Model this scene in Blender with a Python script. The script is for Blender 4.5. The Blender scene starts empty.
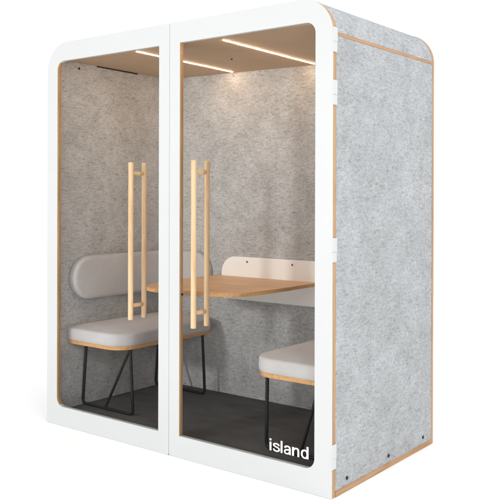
import bpy, bmesh, math, random
from mathutils import Vector, Matrix
random.seed(3)
C = bpy.context.scene.collection
S = bpy.context.scene
W, D, H = 1.994, 1.043, 2.25
R = 0.17                                   # outer corner radius of the shell
ZR = H - R                                 # height of the roof joint
PI = math.pi

# ------------------------------------------------------------------ materials
def mat(name):
    m = bpy.data.materials.new(name); m.use_nodes = True
    nt = m.node_tree; nt.nodes.clear()
    out = nt.nodes.new('ShaderNodeOutputMaterial')
    b = nt.nodes.new('ShaderNodeBsdfPrincipled')
    nt.links.new(b.outputs[0], out.inputs['Surface'])
    return m, nt, b
def N(nt, kind, **kw):
    n = nt.nodes.new(kind)
    for k, v in kw.items():
        if k in n.inputs: n.inputs[k].default_value = v
        else: setattr(n, k, v)
    return n
def coords(nt, scale=(1, 1, 1)):
    tc = N(nt, 'ShaderNodeTexCoord'); mp = N(nt, 'ShaderNodeMapping'); mp.inputs['Scale'].default_value = scale
    nt.links.new(tc.outputs['Object'], mp.inputs['Vector']); return mp.outputs[0]
def noise(nt, vec, scale, detail=4, rough=.55, dist=0):
    n = N(nt, 'ShaderNodeTexNoise', Scale=scale, Detail=detail, Roughness=rough, Distortion=dist)
    nt.links.new(vec, n.inputs['Vector']); return n.outputs['Fac']
def ramp(nt, fac, stops):
    r = N(nt, 'ShaderNodeValToRGB'); e = r.color_ramp.elements
    while len(e) < len(stops): e.new(.5)
    for el, (p, c) in zip(e, stops): el.position = p; el.color = (*c, 1) if len(c) == 3 else c
    nt.links.new(fac, r.inputs[0]); return r.outputs[0]
def mix(nt, fac, a, b, mode='MIX'):
    m = N(nt, 'ShaderNodeMix', data_type='RGBA', blend_type=mode)
    for s, v in ((m.inputs[0], fac), (m.inputs[6], a), (m.inputs[7], b)):
        if hasattr(v, 'is_output'): nt.links.new(v, s)
        else: s.default_value = v if not isinstance(v, tuple) else (*v, 1)
    return m.outputs[2]
def bump(nt, b, h, strength, dist=.002):
    n = N(nt, 'ShaderNodeBump', Strength=strength, Distance=dist)
    nt.links.new(h, n.inputs['Height']); nt.links.new(n.outputs[0], b.inputs['Normal'])

def felt(name, base, spread, fleck, streak):
    m, nt, b = mat(name)
    v = coords(nt)
    big = noise(nt, v, 6.5, 10, .68, .5)
    mid = noise(nt, coords(nt, (1, 1, 1.8)), 55, 7, .7, .3)
    st = noise(nt, coords(nt, (13, 13, 52)), 1.8, 9, .76, .7)
    fine = noise(nt, coords(nt, (1, 1, 2.2)), 210, 3, .7)
    lo = tuple(c * (1 - spread) for c in base); hi = tuple(min(1, c * (1 + spread)) for c in base)
    c1 = ramp(nt, big, [(.36, lo), (.64, hi)])
    c2 = ramp(nt, mid, [(.38, (1 - fleck,) * 3), (.5, (1, 1, 1)), (.62, (1 + fleck * .8,) * 3)])
    c3 = ramp(nt, st, [(.36, (1 - streak,) * 3), (.46, (1, 1, 1)), (.64, (1 + streak * .5,) * 3)])
    c4 = ramp(nt, fine, [(.3, (1 - fleck * .9,) * 3), (.7, (1 + fleck * .8,) * 3)])
    c = mix(nt, 1.0, mix(nt, 1.0, mix(nt, 1.0, c1, c2, 'MULTIPLY'), c3, 'MULTIPLY'), c4, 'MULTIPLY')
    nt.links.new(c, b.inputs['Base Color'])
    b.inputs['Roughness'].default_value = .95; b.inputs['Specular IOR Level'].default_value = .15
    bump(nt, b, fine, .5, .003)
    return m
def wood(name, light, dark, axis='Z', scale=1.0, rough=.5, layers=False):
    m, nt, b = mat(name)
    s = {'X': (1.2, 22, 22), 'Y': (22, 1.2, 22), 'Z': (22, 22, 1.2)}[axis]
    g = noise(nt, coords(nt, tuple(k * scale for k in s)), 1.6, 7, .62, 1.6)
    f = noise(nt, coords(nt, tuple(k * scale * 5 for k in s)), 2.2, 3, .6)
    c = ramp(nt, g, [(.30, dark), (.55, light), (.75, tuple(min(1, x * 1.08) for x in light))])
    c = mix(nt, 1.0, c, ramp(nt, f, [(.3, (.9, .88, .85)), (.65, (1.03, 1.03, 1.03))]), 'MULTIPLY')
    nt.links.new(c, b.inputs['Base Color'])
    b.inputs['Roughness'].default_value = rough; b.inputs['Specular IOR Level'].default_value = .3
    bump(nt, b, f, .08, .001)
    return m
def plain(name, col, rough=.5, metal=0, var=.03, vs=8, bumps=0, spec=.4):
    m, nt, b = mat(name)
    n = noise(nt, coords(nt), vs, 5, .6)
    c = ramp(nt, n, [(.3, tuple(x * (1 - var) for x in col)), (.7, tuple(min(1, x * (1 + var)) for x in col))])
    nt.links.new(c, b.inputs['Base Color'])
    b.inputs['Roughness'].default_value = rough; b.inputs['Metallic'].default_value = metal
    b.inputs['Specular IOR Level'].default_value = spec
    if bumps: bump(nt, b, noise(nt, coords(nt), vs * 40, 3, .6), bumps, .001)
    return m
def fabric(name, col, var=.06):
    m, nt, b = mat(name)
    a = noise(nt, coords(nt), 420, 2, .6); l = noise(nt, coords(nt), 7, 4, .5)
    c = mix(nt, 1.0, ramp(nt, l, [(.3, tuple(x * (1 - var) for x in col)), (.7, tuple(x * (1 + var) for x in col))]),
            ramp(nt, a, [(.3, (.88, .88, .88)), (.7, (1.05, 1.05, 1.05))]), 'MULTIPLY')
    nt.links.new(c, b.inputs['Base Color'])
    b.inputs['Roughness'].default_value = .9; b.inputs['Specular IOR Level'].default_value = .2
    b.inputs['Sheen Weight'].default_value = .15
    bump(nt, b, mix(nt, .5, a, noise(nt, coords(nt), 9, 3, .5)), .45, .004)
    return m
def carpet(name, col):
    m, nt, b = mat(name)
    a = noise(nt, coords(nt), 260, 3, .7); l = noise(nt, coords(nt, (1, 3, 1)), 6, 5, .6)
    c = mix(nt, 1.0, ramp(nt, l, [(.3, tuple(x * .82 for x in col)), (.7, tuple(x * 1.18 for x in col))]),
            ramp(nt, a, [(.3, (.6, .6, .6)), (.7, (1.35, 1.35, 1.35))]), 'MULTIPLY')
    nt.links.new(c, b.inputs['Base Color'])
    b.inputs['Roughness'].default_value = .95; b.inputs['Specular IOR Level'].default_value = .1
    bump(nt, b, a, .8, .004)
    return m
def glow(name, col, strength):
    m = bpy.data.materials.new(name); m.use_nodes = True; nt = m.node_tree; nt.nodes.clear()
    out = nt.nodes.new('ShaderNodeOutputMaterial'); e = nt.nodes.new('ShaderNodeEmission')
    e.inputs[0].default_value = (*col, 1); e.inputs[1].default_value = strength
    nt.links.new(e.outputs[0], out.inputs['Surface']); return m
def pane_glass(name):
    m = bpy.data.materials.new(name); m.use_nodes = True; nt = m.node_tree; nt.nodes.clear()
    out = nt.nodes.new('ShaderNodeOutputMaterial')
    t = N(nt, 'ShaderNodeBsdfTransparent'); t.inputs[0].default_value = (.985, .99, .988, 1)
    g = N(nt, 'ShaderNodeBsdfGlossy', Roughness=.02)
    f = N(nt, 'ShaderNodeFresnel', IOR=1.09)
    mx = N(nt, 'ShaderNodeMixShader')
    nt.links.new(f.outputs[0], mx.inputs[0]); nt.links.new(t.outputs[0], mx.inputs[1]); nt.links.new(g.outputs[0], mx.inputs[2])
    nt.links.new(mx.outputs[0], out.inputs['Surface']); return m

M = dict(
    white=plain('white_laminate', (.585, .603, .60), .42, var=.012, vs=3, bumps=.02, spec=.3),
    felt_out=felt('pale_grey_felt', (.392, .404, .415), .10, .15, .28),
    felt_in=felt('mid_grey_felt', (.465, .463, .464), .12, .15, .34),
    ply=wood('plywood_edge', (.50, .315, .172), (.36, .20, .09), 'Z', 1.2),
    plyx=wood('plywood_edge_lengthways', (.47, .28, .15), (.34, .18, .08), 'Y', 1.2),
    beech=wood('beech', (.74, .52, .315), (.60, .38, .20), 'Z', .8, .42),
    beechx=wood('beech_cross', (.70, .48, .27), (.58, .36, .18), 'Y', 1.0, .42),
    oak=wood('oak_table', (.78, .49, .27), (.60, .34, .165), 'X', .55, .45),
    cream=plain('cream_board', (.95, .93, .905), .5, var=.02),
    ceil=plain('brown_ceiling_board', (.54, .375, .245), .6, var=.05, vs=4, spec=.25),
    carpet=carpet('charcoal_carpet', (.112, .110, .110)),
    fabric=fabric('lilac_grey_upholstery', (.54, .515, .515)),
    black=plain('black_powder_coat', (.006, .006, .007), .45, var=.1, spec=.3),
    dark=plain('black_rubber', (.008, .008, .008), .6, var=.1),
    ground=plain('white_studio_floor', (.985, .985, .985), .9, var=.001, spec=.1),
    led=glow('warm_led', (1.0, .70, .44), 128.0),
    steel=plain('screw_steel', (.16, .13, .11), .4, metal=.8),
    text=plain('white_vinyl', (.93, .93, .93), .5, var=.01),
    glass=pane_glass('clear_glass'),
)

# ------------------------------------------------------------------ geometry helpers
def obj(name, bm, mats, parent=None, smooth=False, label=None, bevel=0):
    me = bpy.data.meshes.new(name)
    bmesh.ops.recalc_face_normals(bm, faces=bm.faces)
    bm.to_mesh(me); bm.free()
    o = bpy.data.objects.new(name, me); C.objects.link(o)
    for m in (mats if isinstance(mats, (list, tuple)) else [mats]): me.materials.append(m)
    if smooth:
        for p in me.polygons: p.use_smooth = True
        me.set_sharp_from_angle(angle=math.radians(38))
    if bevel:
        b = o.modifiers.new('edge', 'BEVEL'); b.width = bevel; b.segments = 2; b.limit_method = 'ANGLE'; b.angle_limit = math.radians(40)
    if parent:
        o.parent = parent; o.matrix_parent_inverse = Matrix.Identity(4)
        # geometry is written in world space; things sit at their base point
        off = world_of(parent)
        me.transform(Matrix.Translation(-off))
    if label: o['label'] = label
    return o
def world_of(o):
    v = Vector((0, 0, 0))
    while o: v += o.location; o = o.parent
    return v
def thing(name, label, cat, loc, group=None):
    o = bpy.data.objects.new(name, None); C.objects.link(o); o.location = loc
    o['label'] = label; o['category'] = cat
    if group: o['group'] = group
    return o
def box(bm, x0, x1, y0, y1, z0, z1, mi=0):
    v = [bm.verts.new(p) for p in ((x0,y0,z0),(x1,y0,z0),(x1,y1,z0),(x0,y1,z0),(x0,y0,z1),(x1,y0,z1),(x1,y1,z1),(x0,y1,z1))]
    fs = [bm.faces.new([v[i] for i in q]) for q in ((0,3,2,1),(4,5,6,7),(0,1,5,4),(1,2,6,5),(2,3,7,6),(3,0,4,7))]
    for f in fs: f.material_index = mi
    return fs
def nbox(*a, mi=0):
    bm = bmesh.new(); box(bm, *a, mi=mi); return bm
def arc(cx, cy, r, a0, a1, n=12):
    return [(cx + r * math.cos(math.radians(a0 + (a1 - a0) * i / n)), cy + r * math.sin(math.radians(a0 + (a1 - a0) * i / n))) for i in range(n + 1)]
def rrect(x0, x1, z0, z1, r, n=10):
    """r = (bottom-left, bottom-right, top-right, top-left) radii, counter-clockwise outline"""
    p = []
    for (cx, cz, rr, a) in ((x0 + r[0], z0 + r[0], r[0], 180), (x1 - r[1], z0 + r[1], r[1], 270), (x1 - r[2], z1 - r[2], r[2], 0), (x0 + r[3], z1 - r[3], r[3], 90)):
        p += arc(cx, cz, rr, a, a + 90, n) if rr > 1e-5 else [(cx, cz)] * (n + 1)
    return p
def frame_bm(outer, inner, y0, y1, mi_front=0, mi_outer=None, mi_inner=None):
    """ring between two outlines of equal point count; index callbacks give the material of the edge faces"""
    bm = bmesh.new(); n = len(outer)
    def ring(pts, y): return [bm.verts.new((x, y, z)) for x, z in pts]
    of, ob, jf, jb = ring(outer, y0), ring(outer, y1), ring(inner, y0), ring(inner, y1)
    for i in range(n):
        j = (i + 1) % n
        for a, b, c, d, kind in ((of[i], of[j], jf[j], jf[i], 0), (ob[j], ob[i], jb[i], jb[j], 0), (of[i], ob[i], ob[j], of[j], 1), (jf[j], jb[j], jb[i], jf[i], 2)):
            vs = []
            for v in (a, b, c, d):
                if not any((v.co - w.co).length < 1e-6 for w in vs): vs.append(v)
            if len(vs) < 3: continue
            f = bm.faces.new(vs)
            if kind == 1 and mi_outer: f.material_index = mi_outer(f)
            if kind == 2 and mi_inner: f.material_index = mi_inner(f)
    bmesh.ops.remove_doubles(bm, verts=bm.verts, dist=1e-5)
    return bm
def shell_bm(outer, inner, y0, y1):
    bm = bmesh.new(); n = len(outer)
    of, ob, jf, jb = ([bm.verts.new((x, y, z)) for x, z in p] for p, y in ((outer, y0), (outer, y1), (inner, y0), (inner, y1)))
    for i in range(n - 1):
        for q in ((of[i], of[i+1], jf[i+1], jf[i]), (ob[i], ob[i+1], jb[i+1], jb[i]), (of[i], ob[i], ob[i+1], of[i+1]), (jf[i], jb[i], jb[i+1], jf[i+1])): bm.faces.new(q)
    for i in (0, n - 1): bm.faces.new((of[i], ob[i], jb[i], jf[i]))
    return bm
def prism(pts, axis, a0, a1, mi=None):
    """outline extruded along an axis. axis 'Y': pts=(x,z); 'Z': pts=(x,y); 'X': pts=(y,z)"""
    bm = bmesh.new()
    def P(u, v, w): return {'Y': (u, w, v), 'Z': (u, v, w), 'X': (w, u, v)}[axis]
    q = []
    for p in pts:
        if not q or (abs(p[0]-q[-1][0]) + abs(p[1]-q[-1][1])) > 1e-6: q.append(p)
    if (abs(q[0][0]-q[-1][0]) + abs(q[0][1]-q[-1][1])) < 1e-6: q.pop()
    a = [bm.verts.new(P(u, v, a0)) for u, v in q]; b = [bm.verts.new(P(u, v, a1)) for u, v in q]
    bm.faces.new(a); bm.faces.new(b[::-1])
    for i in range(len(q)):
        f = bm.faces.new((a[i], b[i], b[(i+1) % len(q)], a[(i+1) % len(q)]))
        if mi: f.material_index = mi
    return bm
def cyl(bm, p0, p1, r, n=20, mi=0, chamfer=0):
    p0, p1 = Vector(p0), Vector(p1); ax = (p1 - p0).normalized()
    u = ax.orthogonal().normalized(); w = ax.cross(u); L = (p1 - p0).length
    prof = [(0, r - chamfer), (chamfer, r), (L - chamfer, r), (L, r - chamfer)] if chamfer else [(0, r), (L, r)]
    rings = [[bm.verts.new(p0 + ax * t + (u * math.cos(2*PI*i/n) + w * math.sin(2*PI*i/n)) * rr) for i in range(n)] for t, rr in prof]
    for a, b in zip(rings, rings[1:]):
        for i in range(n): bm.faces.new((a[i], a[(i+1) % n], b[(i+1) % n], b[i])).material_index = mi
    bm.faces.new(rings[0][::-1]).material_index = mi; bm.faces.new(rings[-1]).material_index = mi
def tube(bm, pts, r, n=12, bend=.02):
    """round tube along a polyline with rounded bends"""
    P = [Vector(p) for p in pts]; path = [P[0]]
    for a, b, c in zip(P, P[1:], P[2:]):
        d0, d1 = (a - b).normalized(), (c - b).normalized()
        e0, e1 = b + d0 * bend, b + d1 * bend
        for k in range(7):
            t = k / 6; path.append((1-t)**2 * e0 + 2*t*(1-t) * b + t*t * e1)
    path.append(P[-1])
    nrm = (path[1] - path[0]).orthogonal().normalized(); rings = []
    for i, p in enumerate(path):
        t = (path[min(i+1, len(path)-1)] - path[max(i-1, 0)]).normalized()
        nrm = (nrm - t * nrm.dot(t)).normalized(); w = t.cross(nrm)
        rings.append([bm.verts.new(p + (nrm * math.cos(2*PI*k/n) + w * math.sin(2*PI*k/n)) * r) for k in range(n)])
    for a, b in zip(rings, rings[1:]):
        for k in range(n): bm.faces.new((a[k], a[(k+1) % n], b[(k+1) % n], b[k]))
    bm.faces.new(rings[0][::-1]); bm.faces.new(rings[-1])

# ------------------------------------------------------------------ the ground
g = bmesh.new()
cen = g.verts.new((1, 0, 0)); ring = [g.verts.new((1 + 70 * math.cos(2*PI*i/64), 70 * math.sin(2*PI*i/64), 0)) for i in range(64)]
for i in range(64): g.faces.new((cen, ring[i], ring[(i+1) % 64]))
go = obj('ground', g, M['ground']); go['kind'] = 'structure'

# ------------------------------------------------------------------ the pod
Y0 = .030                                   # the doors occupy y 0 .. 0.027, the shell starts behind them
pod = thing('meeting_pod', 'two-door acoustic meeting booth, white glazed front, grey felt sides and wooden edges', 'office pod', (W/2, D/2, 0))
Z0 = .002
# back board: full silhouette, plywood edge showing
obj('back_panel', prism(rrect(0, W, Z0, H, (0, 0, R, R), 16), 'Y', D - .020, D), M['ply'], pod, smooth=True)
YB = D - .021
TW = .019                                   # thickness of the outer boards
for side in (-1, 1):
    xo = W if side > 0 else 0
    def X(d): return xo - side * d          # d = distance inwards from the outer face
    a, b = sorted((X(.0015), X(TW)))
    p = obj('side_panel', nbox(a, b, Y0, YB, .0285, ZR - .0085), M['felt_out'], pod, label='right outer felt wall, in full view' if side > 0 else None)
    a, b = sorted((X(0), X(TW)))
    obj('bottom_rail', nbox(a, b, Y0, YB, Z0, .028), M['plyx'], p, bevel=.001)
    obj('top_rail', nbox(a, b, Y0, YB, ZR - .008, ZR + .007), M['plyx'], p, bevel=.001)
    if side > 0:
        for y in (.13, .53, .92):
            m = bmesh.new(); cyl(m, (W - .002, y, .062), (W + .003, y, .062), .0085, 20, chamfer=.0015)
            obj('bolt', m, M['dark'], p, smooth=True)
# roof shell: felt wrapped over the rounded corners
zr = ZR + .0075
def shell_outline(o, zlo):
    r = R - o
    return [(o, zlo)] + arc(R, ZR, r, 180, 90, 16) + arc(W - R, ZR, r, 90, 0, 16) + [(W - o, zlo)]
outer = shell_outline(.0015, zr); inner = shell_outline(TW, zr)
outer[1:3] = [(outer[1][0], zr + .001), outer[2]]; outer[-2] = (outer[-2][0], zr + .001)
inner[1:3] = [(inner[1][0], zr + .001), inner[2]]; inner[-2] = (inner[-2][0], zr + .001)
obj('roof', shell_bm(outer, inner, Y0, YB), M['felt_out'], pod, smooth=True)

# lining, floor and ceiling
XL, XR, YW = .050, W - .050, .990
ZF, ZC = .069, 2.156
obj('inner_wall', nbox(.036, XL, .036, YW + .02, ZF - .03, ZC + .0165), M['felt_in'], pod, label='left inner felt wall')
obj('inner_wall', nbox(XR, W - .036, .036, YW + .02, ZF - .03, ZC + .0165), M['felt_in'], pod, label='right inner felt wall')
xs = .966
obj('inner_wall', nbox(XL + .0005, xs - .0003, YW, YW + .025, ZF - .03, ZC + .012), M['felt_in'], pod, label='left half of the rear felt wall', bevel=.0006)
obj('inner_wall', nbox(xs + .0003, XR - .0005, YW, YW + .025, ZF - .03, ZC + .012), M['felt_in'], pod, label='right half of the rear felt wall', bevel=.0006)
obj('floor_panel', nbox(XL + .001, XR - .001, .034, YW - .001, .034, ZF), M['carpet'], pod)
cl = obj('ceiling_panel', nbox(XL + .001, XR - .001, .034, YW - .001, ZC, ZC + .02), M['ceil'], pod)
def pitch_ceiling(o):
    off = world_of(o)
    for v in o.data.vertices:
        x, y = v.co.x + off.x, v.co.y + off.y
        v.co.z += -.016 * (x - .2) + .010 * (.99 - y)
pitch_ceiling(cl)
for x0 in (.645, 1.272):
    pitch_ceiling(obj('ceiling_light', nbox(x0 - .0018, x0 + .0018, .105, .955, ZC - .003, ZC - .0005), M['led'], cl))
m = bmesh.new(); cyl(m, (.955, .565, ZC - .001), (.955, .565, ZC - .007), .0058, 20, chamfer=.002)
pitch_ceiling(obj('sensor', m, M['dark'], cl, smooth=True))
pitch_ceiling(obj('vent_slot', nbox(XL + .0005, XL + .006, .34, .69, ZC - .008, ZC - .001), M['dark'], cl))
m = bmesh.new(); cyl(m, (XL, .197, 2.130), (XL + .003, .197, 2.130), .0075, 20)
obj('bolt', m, M['dark'], pod, smooth=True, label='black bolt high on the left inner wall')
# front carcass members behind the doors (hidden joint, keeps the shell closed)
obj('front_rail', nbox(.022, W - .022, .031, .0335, Z0 + .01, .066), M['ply'], pod)
obj('front_rail', nbox(.19, W - .19, .031, .0335, ZC + .010, H - .03), M['ceil'], pod)

# ------------------------------------------------------------------ doors
DT = .027
def make_door(side):
    left = side < 0
    x0, x1 = (0, W/2 - .001) if left else (W/2 + .001, W)
    ox0, ox1 = (.0915, .921) if left else (1.070, 1.900)
    oz0, oz1 = .112, 2.142
    r1, ri, rs = R, .052, .006
    outer = rrect(x0, x1, .001, H, (.003, .010, rs, r1) if left else (.010, .003, r1, rs), 14)
    inner = rrect(ox0, ox1, oz0, oz1, (ri, .002, .002, ri) if left else (.002, ri, ri, .002), 14)
    def outer_mi(f):
        n = f.normal if f.normal.length else Vector((0,0,0)); f.normal_update(); c = f.calc_center_median()
        return 1 if (c.x < .17 or c.x > W - .17) and c.z > .01 else 0
    def inner_mi(f):
        f.normal_update(); return 1 if abs(f.normal.x) > .55 else 0
    d = obj('door', frame_bm(outer, inner, 0, DT, 0, outer_mi, inner_mi), [M['white'], M['ply']], pod,
            label='left glass door in a white frame' if left else 'right glass door with white lettering low in its corner', bevel=.0008)
    d['label'] = d['label']
    obj('glass_pane', nbox(ox0 + .0005, ox1 - .0005, .011, .017, oz0 + .0005, oz1 - .0005) if False else
        prism(rrect(ox0 + .0006, ox1 - .0006, oz0 + .0006, oz1 - .0006, (ri, .002, .002, ri) if left else (.002, ri, ri, .002), 14), 'Y', .0095, .0135),
        M['glass'], d)
    hx = HX[side]
    for y in (-.052, .048):
        m = bmesh.new(); cyl(m, (hx, y, .690), (hx, y, 1.530), .0140, 32, chamfer=.0018)
        obj('pull_handle', m, M['beech'], d, smooth=True, label='outer wooden pull bar' if y < 0 else 'inner wooden pull bar')
    for z in (.765, 1.472):
        m = bmesh.new(); cyl(m, (hx, -.040, z), (hx, .036, z), .0105, 24)
        obj('handle_spacer', m, M['beechx'], d, smooth=True)
    if not left:
        for za, zb in ((1.995, 2.106), (1.759, 1.870), (1.057, 1.165), (.133, .243)):
            zm = za + (zb - za) * .42
            m = bmesh.new()
            box(m, W + .0004, W + .0042, -.0012, .031, zm, zb)
            box(m, W + .0004, W + .0042, -.0012, .029, za, zm - .001)
            cyl(m, (W + .0026, -.0005, za), (W + .0026, -.0005, zm - .001), .0032, 16)
            cyl(m, (W + .0026, -.0005, zm), (W + .0026, -.0005, zb), .0028, 16)
            obj('hinge', m, M['white'], d, bevel=.0006)
        m = bmesh.new(); cyl(m, (ox0, .018, .842), (ox0 + .006, .018, .842), .0055, 16)
        obj('latch', m, M['dark'], d, smooth=True)
        # lettering on the glass
        me = lettering(world_of(d))
        lt = bpy.data.objects.new('lettering', me); C.objects.link(lt); lt.parent = d
        lt['label'] = 'white word island'
    return d
def lettering(off):
    """the word island in a bold grotesque: each stroke a thin raised ribbon"""
    sw = .115; k = [0]
    bm = bmesh.new()
    T = lambda x, z: (TX[0] + x * TX_S, TX[2] + z * (TX[3] - TX[2]) / .72)
    def ribbon(pts, wd=sw, n=10, straight=False, w2=None):
        if straight: q = [Vector(p) for p in pts]
        else:
            P = [Vector(pts[0])] + [Vector(p) for p in pts] + [Vector(pts[-1])]; q = []
            for a, b, c, d_ in zip(P, P[1:], P[2:], P[3:]):
                for i in range(n):
                    t = i / n; q.append(.5 * ((2*b) + (-a+c)*t + (2*a-5*b+4*c-d_)*t*t + (-a+3*b-3*c+d_)*t**3))
            q.append(P[-1])
        k[0] += 1; y = .0092 - .00012 * k[0]
        L = []; 
        for i, p in enumerate(q):
            t = (q[min(i+1, len(q)-1)] - q[max(i-1, 0)]).normalized(); nn = Vector((-t.y, t.x))
            # horizontal strokes of a grotesque are a little thinner than its stems
            ww = wd * (.80 + .20 * abs(t.y))
            a = p + nn * ww / 2; b = p - nn * ww / 2
            (x0, z0), (x1, z1) = T(*a), T(*b)
            L.append((bm.verts.new(Vector((x0, y, z0)) - off), bm.verts.new(Vector((x1, y, z1)) - off)))
        for (a, b), (c, d_) in zip(L, L[1:]): bm.faces.new((a, b, d_, c))
    def stem(x, z0, z1): ribbon([(x, z0), (x, z1)], straight=True)
    x = .064
    stem(x, 0, .520); stem(x, .605, .72)                                                   # i
    x = .195                                                                               # s
    ribbon([(x+.395, .375), (x+.365, .440), (x+.285, .475), (x+.200, .480), (x+.110, .450), (x+.080, .385), (x+.125, .320),
            (x+.240, .280), (x+.350, .245), (x+.410, .170), (x+.385, .085), (x+.300, .042), (x+.210, .038), (x+.110, .068), (x+.062, .150)], .100)
    x = .755; stem(x, 0, .72)                                                              # l
    x = .875                                                                               # a
    ribbon([(x+.085, .365), (x+.125, .445), (x+.230, .480), (x+.340, .455), (x+.385, .380), (x+.388, .250), (x+.388, .120), (x+.400, .0)], .106)
    ribbon([(x+.380, .300), (x+.260, .275), (x+.130, .240), (x+.070, .150), (x+.110, .060), (x+.200, .036), (x+.310, .070), (x+.380, .165)], .096)
    x = 1.455; stem(x, 0, .520)                                                            # n
    ribbon([(x+.010, .320), (x+.070, .420), (x+.180, .474), (x+.285, .445), (x+.320, .350), (x+.322, .200), (x+.322, .0)], .108)
    x = 1.915                                                                              # d
    ribbon([(x+.395, .260), (x+.375, .400), (x+.290, .474), (x+.190, .474), (x+.095, .400), (x+.066, .260), (x+.095, .118), (x+.190, .042), (x+.290, .042), (x+.375, .118), (x+.395, .260)], .104)
    stem(x+.405, 0, .72)
    me = bpy.data.meshes.new('lettering'); bm.to_mesh(me); bm.free(); me.materials.append(M['text'])
    return me
HX = {-1: .7655, 1: 1.2140}
TX = (1.642, 1.864, .1510, .2070)
TX_S = (TX[1] - TX[0]) / 2.384
make_door(-1); make_door(1)

# ------------------------------------------------------------------ benches
def inset_rings(outline_fn, prof):
    return [(outline_fn(d), h) for d, h in prof]
def cushion(outline_fn, prof_lo, prof_hi, mapf, pairs=0):
    """rings from the bottom edge up and over: outline_fn(inset) gives the outline"""
    bm = bmesh.new(); prev = None; first = None
    for d, h in prof_lo + prof_hi:
        r = [bm.verts.new(mapf(u, v, h)) for u, v in outline_fn(d)]
        if prev:
            for i in range(len(r)): bm.faces.new((prev[i], prev[(i+1) % len(r)], r[(i+1) % len(r)], r[i]))
        else: first = r
        prev = r
    if pairs:
        n = len(prev); k = pairs
        # zip the two long sides of a pill together instead of one bent n-gon
        for r in (first, prev):
            for i in range(k): bm.faces.new((r[i], r[i+1], r[k+15+k-i], r[k+15+k+1-i]) if False else (r[i], r[i+1], r[2*k+16-i-1], r[2*k+16-i]))
            bm.faces.new([r[i] for i in range(k, k+17)]); bm.faces.new([r[i % n] for i in range(2*k+16, n+1)])
    else:
        bm.faces.new(first[::-1]); bm.faces.new(prev)
    return bm
def make_bench(side, label):
    """side -1: against the left wall, +1: mirrored against the right wall"""
    def mx(x): return x if side < 0 else W - x
    e = 0 if side < 0 else .030
    t = thing('bench', label, 'bench', (mx(.28), .55, ZF), 'upholstered benches inside the booth')
    def outline(d):     # plan of the seat, x from the wall outwards
        x0, x1, y0, y1 = .0505 + d * .2, .520 + e - d, .106 + d, .955 - d
        ra, rb = max(.004, .022 - d), max(.03, .125 - d)
        return [(mx(x), y) for x, y in rrect(x0, x1, y0, y1, (ra, rb, max(.03, .10 - d), ra), 12)]
    obj('seat_base', cushion(outline, [(.010, .461), (.005, .463), (.003, .482)], [(.005, .484)], lambda u, v, h: (u, v, h)), M['oakedge'], t, smooth=True)
    rnd = [(.020*(1-math.sin(a)), .535 + .030*(1-math.cos(a))) for a in ()]
    prof = [(.004, .4845), (-.001, .492), (-.003, .510), (-.001, .542)]
    for k in range(1, 9):
        a = k / 8 * PI / 2
        prof.append((-.001 + .018 * (1 - math.cos(a)), .542 + .016 * math.sin(a)))
    prof += [(.028, .5605), (.05, .5630), (.09, .5665), (.14, .569), (.18, .570)]
    obj('seat_cushion', cushion(outline, prof[:1], prof[1:], lambda u, v, h: (u, v, h)), M['fabric'], t, smooth=True)
    # backrest: pill shape that follows the wall and wraps round the rear corner
    T0, rad, xw, yw = 0, .14, XL + .004, YW - .004
    L1 = (yw - .118) - rad; L2 = rad * PI / 2 * .9; L3 = (.455 - xw) - rad
    def path(s, dpt):
        # wall-side offset dpt (distance of the surface from the wall)
        if s <= L1: return (xw + dpt, .118 + s)
        if s <= L1 + L2:
            a = (s - L1) / L2 * PI / 2; r = rad - dpt
            return (xw + rad - r * math.cos(a), yw - rad + r * math.sin(a))
        return (xw + rad + (s - L1 - L2), yw - dpt)
    LT = L1 + L2 + L3; hh = .133; zc = .851
    def pill(d):
        r = hh - d; pts = []
        n1 = 40
        for i in range(n1 + 1): pts.append((hh + (LT - 2*hh) * i / n1, -r))
        for i in range(1, 16): a = -PI/2 + PI * i / 16; pts.append((LT - hh + r * math.cos(a), r * math.sin(a)))
        for i in range(n1 + 1): pts.append((LT - hh - (LT - 2*hh) * i / n1, r))
        for i in range(1, 16): a = PI/2 + PI * i / 16; pts.append((hh + r * math.cos(a), r * math.sin(a)))
        return pts
    bp = [(.004, .001), (0, .008), (0, .030)]
    for k in range(1, 8):
        a = k / 7 * PI / 2; bp.append((.026 * (1 - math.cos(a)), .030 + .026 * math.sin(a)))
    bp += [(.06, .0585), (.10, .0600), (.122, .0605)]
    def mp(u, v, h):
        x, y = path(u, h); return (mx(x), y, zc + v)
    obj('backrest', cushion(pill, bp[:1], bp[1:], mp, 40), M['fabric'], t, smooth=True)
    # steel sled frames
    zt, zb = .4608, ZF + .0095
    for y, fr in ((.215, 'front'), (.850, 'rear')):
        m = bmesh.new()
        xa, xb = (.092, .495)
        tube(m, [(mx(xa + .012), y, zt), (mx(.060), y + .01, zb), (mx(.500 + e), y + .01, zb), (mx(.487 + e), y, zt)], .0092, 12, .032)
        box(m, *sorted((mx(.092), mx(.50 + e))), y - .012, y + .012, .4560, .4606)
        if side < 0 and fr == 'front':
            tube(m, [(mx(.482), y, zt - .004), (mx(.262), y + .01, zb)], .0080, 12)
        elif side < 0:
            tube(m, [(mx(.12), y, zt - .004), (mx(.282), y + .01, zb)], .0080, 12)
        elif fr == 'front':
            tube(m, [(mx(.200), y, zt - .004), (mx(.322), y + .01, zb)], .0080, 12)
        else:
            tube(m, [(mx(.482), y, zt - .004), (mx(.262), y + .01, zb)], .0080, 12)
        obj('leg_frame', m, M['black'], t, smooth=True)
    return t
M['oakedge'] = wood('birch_ply_seat_shell', (.64, .355, .15), (.48, .24, .09), 'Y', 1.0)
make_bench(-1, 'grey upholstered bench against the left wall, rounded backrest behind it')
make_bench(1, 'grey upholstered bench partly hidden behind the right edge of the right door')

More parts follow.
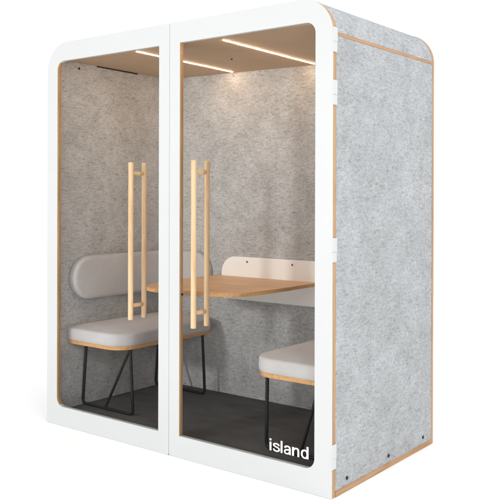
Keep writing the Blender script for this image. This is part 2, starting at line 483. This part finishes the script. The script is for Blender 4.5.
# ------------------------------------------------------------------ table and its wall board
tb = thing('wall_table', 'rounded oak table top on a cream board fixed to the rear felt wall', 'table', (.95, YW, .83))
ctl = [(1.290, .968), (1.290, .55), (1.272, .36), (1.225, .245), (1.12, .185), (.98, .155), (.80, .140), (.675, .165), (.590, .245), (.540, .40), (.512, .65), (.505, .968)]
pts = []
for i in range(1, len(ctl) - 2):
    p0, p1, p2, p3 = (Vector(ctl[k]) for k in (i-1, i, i+1, i+2))
    for k in range(8):
        t = k / 8
        q = .5 * ((2*p1) + (-p0+p2)*t + (2*p0-5*p1+4*p2-p3)*t*t + (-p0+3*p1-3*p2+p3)*t**3)
        pts.append((q.x, q.y))
pts = [ctl[0]] + pts + [ctl[-2], ctl[-1]]
bm = prism(pts[::-1], 'Z', .817, .838, 1)
obj('table_top', bm, [M['oak'], M['oakedge']], tb, smooth=True, bevel=.002)
brd = obj('wall_board', prism(rrect(.545, 1.448, .690, .964, (.03, .03, .11, .11), 12), 'Y', .970, .989), M['cream'], tb, bevel=.002, smooth=True)
for x in (.757, 1.105):
    m = bmesh.new(); cyl(m, (x, .9705, .934), (x, .9680, .934), .0068, 18, chamfer=.001)
    obj('screw', m, M['steel'], brd, smooth=True)

# ------------------------------------------------------------------ camera
f, cx_, cy_, cz_, yaw, hy, pitch, roll = 801.0, 3.8814, -3.0442, 1.3481, .6580, 198.28, -.0019, .0028
r0 = Vector((math.cos(yaw), math.sin(yaw), 0)); f0 = Vector((-math.sin(yaw), math.cos(yaw), 0)); u0 = Vector((0, 0, 1))
f2 = f0 * math.cos(pitch) + u0 * math.sin(pitch); u2 = -f0 * math.sin(pitch) + u0 * math.cos(pitch)
r3 = r0 * math.cos(roll) + u2 * math.sin(roll); u3 = -r0 * math.sin(roll) + u2 * math.cos(roll)
cam = bpy.data.cameras.new('camera'); co = bpy.data.objects.new('camera', cam); C.objects.link(co)
mw = Matrix.Identity(4)
for i in range(3): mw[i][0], mw[i][1], mw[i][2] = r3[i], u3[i], -f2[i]
mw.translation = Vector((cx_, cy_, cz_)); co.matrix_world = mw
cam.sensor_width = 36; cam.lens = f / 500 * 36; cam.shift_y = -(250 - hy) / 500; cam.clip_end = 300; cam.clip_start = .05
S.camera = co

# ------------------------------------------------------------------ light
w = bpy.data.worlds.new('World'); S.world = w; w.use_nodes = True
w.node_tree.nodes['Background'].inputs[0].default_value = (1.0, 1.0, 1.0, 1)
w.node_tree.nodes['Background'].inputs[1].default_value = 1.03
def area(name, loc, target, size, power, col=(1, 1, 1)):
    l = bpy.data.lights.new(name, 'AREA'); l.shape = 'SQUARE'; l.size = size; l.energy = power; l.color = col
    o = bpy.data.objects.new(name, l); C.objects.link(o); o.location = loc
    o.rotation_euler = (Vector(target) - Vector(loc)).to_track_quat('-Z', 'Y').to_euler()
    return o
area('front_softbox', (0.05, -5.0, 1.95), (1.0, .5, 1.2), .4, 84, (1.0, .995, .98))
area('right_softbox', (5.5, -3.0, 2.3), (.5, .5, 1.2), .9, 50, (1.0, .995, .985))
area('overhead_floor_fill', (4.6, 1.0, 5.5), (3.0, .6, 0), 3.0, 90)  # added fill lamp, keeps the ground white along the pod's right side
S.view_settings.view_transform = 'Standard'; S.view_settings.look = 'None'
S.view_settings.exposure = 0; S.view_settings.gamma = 1
S.cycles.use_denoising = True; S.cycles.sample_clamp_indirect = 6; S.cycles.max_bounces = 10; S.cycles.diffuse_bounces = 6; S.cycles.transparent_max_bounces = 16
